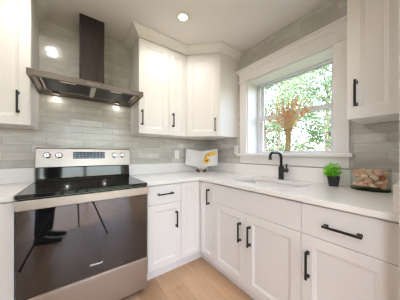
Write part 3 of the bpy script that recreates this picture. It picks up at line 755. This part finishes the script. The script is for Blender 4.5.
# ------------------------------------------------------------------ outside the window
gm = mottled('lawn_grass', (.09, .12, .05), (.15, .18, .08), 3., .9)
o = MB().box(-40, 60, -50, 40, -.62, -.5).build('lawn', gm); struct(o, 'grass lawn outside the house', 'lawn')
LM = [leaf_mat('foliage_pale', (.15, .21, .10), (.34, .41, .25), .5, .9), leaf_mat('foliage_mid', (.11, .17, .075), (.27, .36, .19), .5, .9), leaf_mat('foliage_blue', (.15, .21, .16), (.32, .40, .33), .5, .9)]
def tree(x, y, h, rad, low, n, seed, mi, label, leaf_s=.10, clusters=26):
    rnd = random.Random(seed); r = empty('tree', (x, y, -.5), 0, label, 'tree', 'trees outside the window')
    MB().tube([(0, 0, 0), (.05, .03, h * .3), (-.03, .06, h * .6), (0, 0, h * .9)], [.16, .13, .09, .03], 9).build('trunk', M['bark'], r, True)
    cl = []
    for k in range(clusters):
        a = rnd.uniform(0, 6.283); zz = rnd.uniform(low, h); rr_ = rad * math.sqrt(rnd.random()) * (1 - .45 * abs((zz - low) / (h - low) - .45))
        cl.append((Vector((rr_ * math.cos(a), rr_ * math.sin(a), zz)), rnd.uniform(.35, .8) * rad * .55))
    for k in range(9):
        c_, s_ = cl[k]; z0 = max(.4, min(h * .8, c_.z - .7))
        MB().tube([(0, 0, z0), (c_.x * .5, c_.y * .5, (z0 + c_.z) / 2 + .1), tuple(c_)], [.05, .035, .012], 6).build('branch', M['bark'], r, True)
    b = MB()
    for k in range(n):
        c_, s_ = cl[k % clusters]; u = Vector((rnd.gauss(0, .5), rnd.gauss(0, .5), rnd.gauss(0, .42))) * s_ + c_
        if u.z < .15: continue
        d = Vector((rnd.uniform(-1, 1), rnd.uniform(-1, 1), rnd.uniform(-.8, .5))).normalized(); e = d.cross(Vector((rnd.uniform(-1, 1), rnd.uniform(-1, 1), rnd.uniform(-1, 1)))).normalized()
        l = leaf_s * rnd.uniform(.6, 1.3); v = b.verts([u, u + d * l * .5 + e * l * .3, u + d * l, u + d * l * .5 - e * l * .3]); b.face(v)
    b.build('foliage', LM[mi], r)
tree(4.4, 1.9, 5.4, 1.35, .3, 9000, 1, 0, 'pale green leafy tree outside, behind the dried flowers', .11, 44)
tree(6.9, .5, 5.0, 1.7, .2, 9000, 2, 1, 'mid green bushy tree outside, right of the dried flowers', .12, 40)
tree(4.6, 4.9, 5.6, 1.5, .3, 8000, 3, 2, 'grey green tree outside, at the left edge of the window', .11, 40)
tree(9.8, 4.3, 8.2, 2.3, .3, 9000, 4, 0, 'tall pale tree farther off beyond the nearer trees', .18, 44)
tree(8.8, 9.2, 8.2, 2.5, .3, 8000, 5, 1, 'tall mid green tree farther off at the far left of the window', .18, 40)
tree(12.0, -.2, 6.6, 2.5, .3, 8000, 6, 2, 'grey green tree farther off at the right of the window', .18, 40)

# ------------------------------------------------------------------ tripod and photographer, seen mirrored in the oven door
tp = empty('tripod', (-1.671, -2.10, 0), 0, 'black camera tripod mirrored in the oven door', 'tripod')
MB().tube([(0, 0, .62), (0, 0, 1.02)], .014, 12).build('center_column', M['black'], tp)
MB().lathe([(.03, .90), (.034, .91), (.034, .955), (.02, .965)], 16).build('collar', M['black'], tp)
MB().box(-.035, .035, -.03, .03, 1.02, 1.05).build('head', M['black'], tp, bevel=.004)
for fx, fy in ((-.45, .45), (.36, .03), (.03, -.47)):
    t0 = Vector((fx * .06, fy * .06, .93)); t1 = Vector((fx, fy, .012)); md = t0.lerp(t1, .5)
    lg_ = MB().tube([t0, md], .014, 10).build('leg', M['black'], tp, True)
    MB().tube([md, t0.lerp(t1, .99)], .010, 10).build('lower_tube', M['black'], lg_, True)
    MB().ball(t1, .014, seg=10, rings=6).build('rubber_foot', M['black_plastic'], lg_, True)

def skin(name, pts, edges, m, parent, root=0, sub=1):
    # one continuous skinned surface grown on a joint skeleton
    me = bpy.data.meshes.new(name); me.from_pydata([p[:3] for p in pts], edges, []); o = bpy.data.objects.new(name, me); COL.objects.link(o); me.materials.append(m)
    sk_ = o.modifiers.new('skin', 'SKIN'); sk_.use_smooth_shade = True
    for k, v in enumerate(me.skin_vertices[0].data):
        q = pts[k]; v.radius = (q[3], q[4] if len(q) > 4 else q[3]); v.use_root = (k == root)
    sb_ = o.modifiers.new('sub', 'SUBSURF'); sb_.levels = sb_.render_levels = sub
    if parent: o.parent = parent
    return o
SKIN = mat('skin', (.55, .33, .24), .5); JEAN = mottled('dark_trousers', (.018, .028, .034), (.03, .042, .05), 60., .8); TOP = mottled('dark_jacket', (.03, .032, .036), (.045, .048, .055), 40., .85); HAIR = mat('hair', (.03, .02, .015), .5)
pn = empty('person', (-2.02, -2.33, 0), R(12), 'person in dark trousers standing beside the tripod, mirrored in the oven door', 'person')
# local frame: +x is the way the person faces, +y their left
P_ = [(0, 0, .92, .11, .15), (0, 0, 1.10, .10, .14), (0, 0, 1.30, .11, .165), (-.01, 0, 1.44, .07, .09), (0, 0, 1.50, .052), (.01, 0, 1.56, .058), (.03, 0, 1.64, .082, .075), (.02, 0, 1.71, .07, .066),
      (0, .09, .88, .085), (.02, .095, .49, .056), (0, .10, .09, .036), (.06, .105, .045, .034), (.16, .11, .03, .024),
      (0, -.09, .88, .085), (.02, -.095, .49, .056), (-.01, -.10, .09, .036), (.05, -.105, .045, .034), (.15, -.11, .03, .024),
      (-.01, .19, 1.40, .05), (-.03, .23, 1.12, .038), (.05, .23, .88, .026), (.07, .228, .82, .030, .016),
      (-.01, -.19, 1.40, .05), (-.03, -.23, 1.12, .038), (.05, -.23, .88, .026), (.07, -.228, .82, .030, .016)]
E_ = [(0, 1), (1, 2), (2, 3), (3, 4), (4, 5), (5, 6), (6, 7), (0, 8), (8, 9), (9, 10), (10, 11), (11, 12), (0, 13), (13, 14), (14, 15), (15, 16), (16, 17), (2, 18), (18, 19), (19, 20), (20, 21), (2, 22), (22, 23), (23, 24), (24, 25)]
for hy, base in ((1, 21), (-1, 25)):
    bx_, by_, bz_ = P_[base][:3]
    for fx, ln in ((-.024, .062), (-.008, .074), (.008, .078), (.024, .070)):
        i0 = len(P_); P_ += [(bx_ + fx, by_, bz_ - .040, .0095), (bx_ + fx + .004, by_ - hy * .006, bz_ - .040 - ln * .5, .0088), (bx_ + fx + .006, by_ - hy * .022, bz_ - .040 - ln * .95, .0075)]; E_ += [(base, i0), (i0, i0 + 1), (i0 + 1, i0 + 2)]
    i0 = len(P_); P_ += [(bx_ + .036, by_ - hy * .014, bz_ - .010, .0105), (bx_ + .046, by_ - hy * .026, bz_ - .045, .0085)]; E_ += [(base, i0), (i0, i0 + 1)]
skin('body', P_, E_, SKIN, pn)
fb = MB(); fb.tube([(.100, 0, 1.665), (.122, 0, 1.632), (.105, 0, 1.622)], [.008, .014, .010], 8); fb.build('nose', SKIN, pn, True)
for q in (-1, 1):
    MB().ball((.098, q * .030, 1.665), .011, seg=10, rings=6).build('eye', M['page'], pn, True)
    MB().ball((.015, q * .080, 1.645), .018, .009, .030, seg=10, rings=6).build('ear', SKIN, pn, True)
MB().tube([(.100, -.022, 1.590), (.110, 0, 1.588), (.100, .022, 1.590)], .005, 6).build('mouth', mat('lips', (.45, .18, .15), .5), pn, True)
MB().ball((-.005, 0, 1.705), .098, .090, .085, seg=18, rings=12).build('hair', HAIR, pn, True)
skin('trousers', [(0, 0, .95, .135, .17), (0, .09, .87, .105), (.02, .095, .49, .085), (0, .10, .12, .078), (0, .10, .09, .075), (0, -.09, .87, .105), (.02, -.095, .49, .085), (-.01, -.10, .12, .078), (-.01, -.10, .09, .075)], [(0, 1), (1, 2), (2, 3), (3, 4), (0, 5), (5, 6), (6, 7), (7, 8)], JEAN, pn)
skin('jacket', [(0, 0, .98, .145, .18), (0, 0, 1.14, .135, .17), (0, 0, 1.32, .14, .185), (-.01, 0, 1.45, .085, .10), (-.01, .19, 1.40, .075), (-.03, .23, 1.12, .060), (.04, .23, .92, .048), (-.01, -.19, 1.40, .075), (-.03, -.23, 1.12, .060), (.04, -.23, .92, .048)],
     [(0, 1), (1, 2), (2, 3), (2, 4), (4, 5), (5, 6), (2, 7), (7, 8), (8, 9)], TOP, pn)
for q, ox in ((1, 0), (-1, -.01)):
    b = MB(); L = []
    for x, hw, h in ((-.065, .030, .075), (-.04, .044, .10), (.02, .046, .095), (.08, .050, .068), (.15, .050, .050), (.20, .040, .042), (.22, .022, .03)):
        L.append([(ox + x, q * .105 + hw * c_, z) for c_, z in ((-1, .002), (1, .002), (1, h * .6), (.6, h), (-.6, h), (-1, h * .6))])
    b.loft(L); b.build('shoe', M['black_plastic'], pn, True)
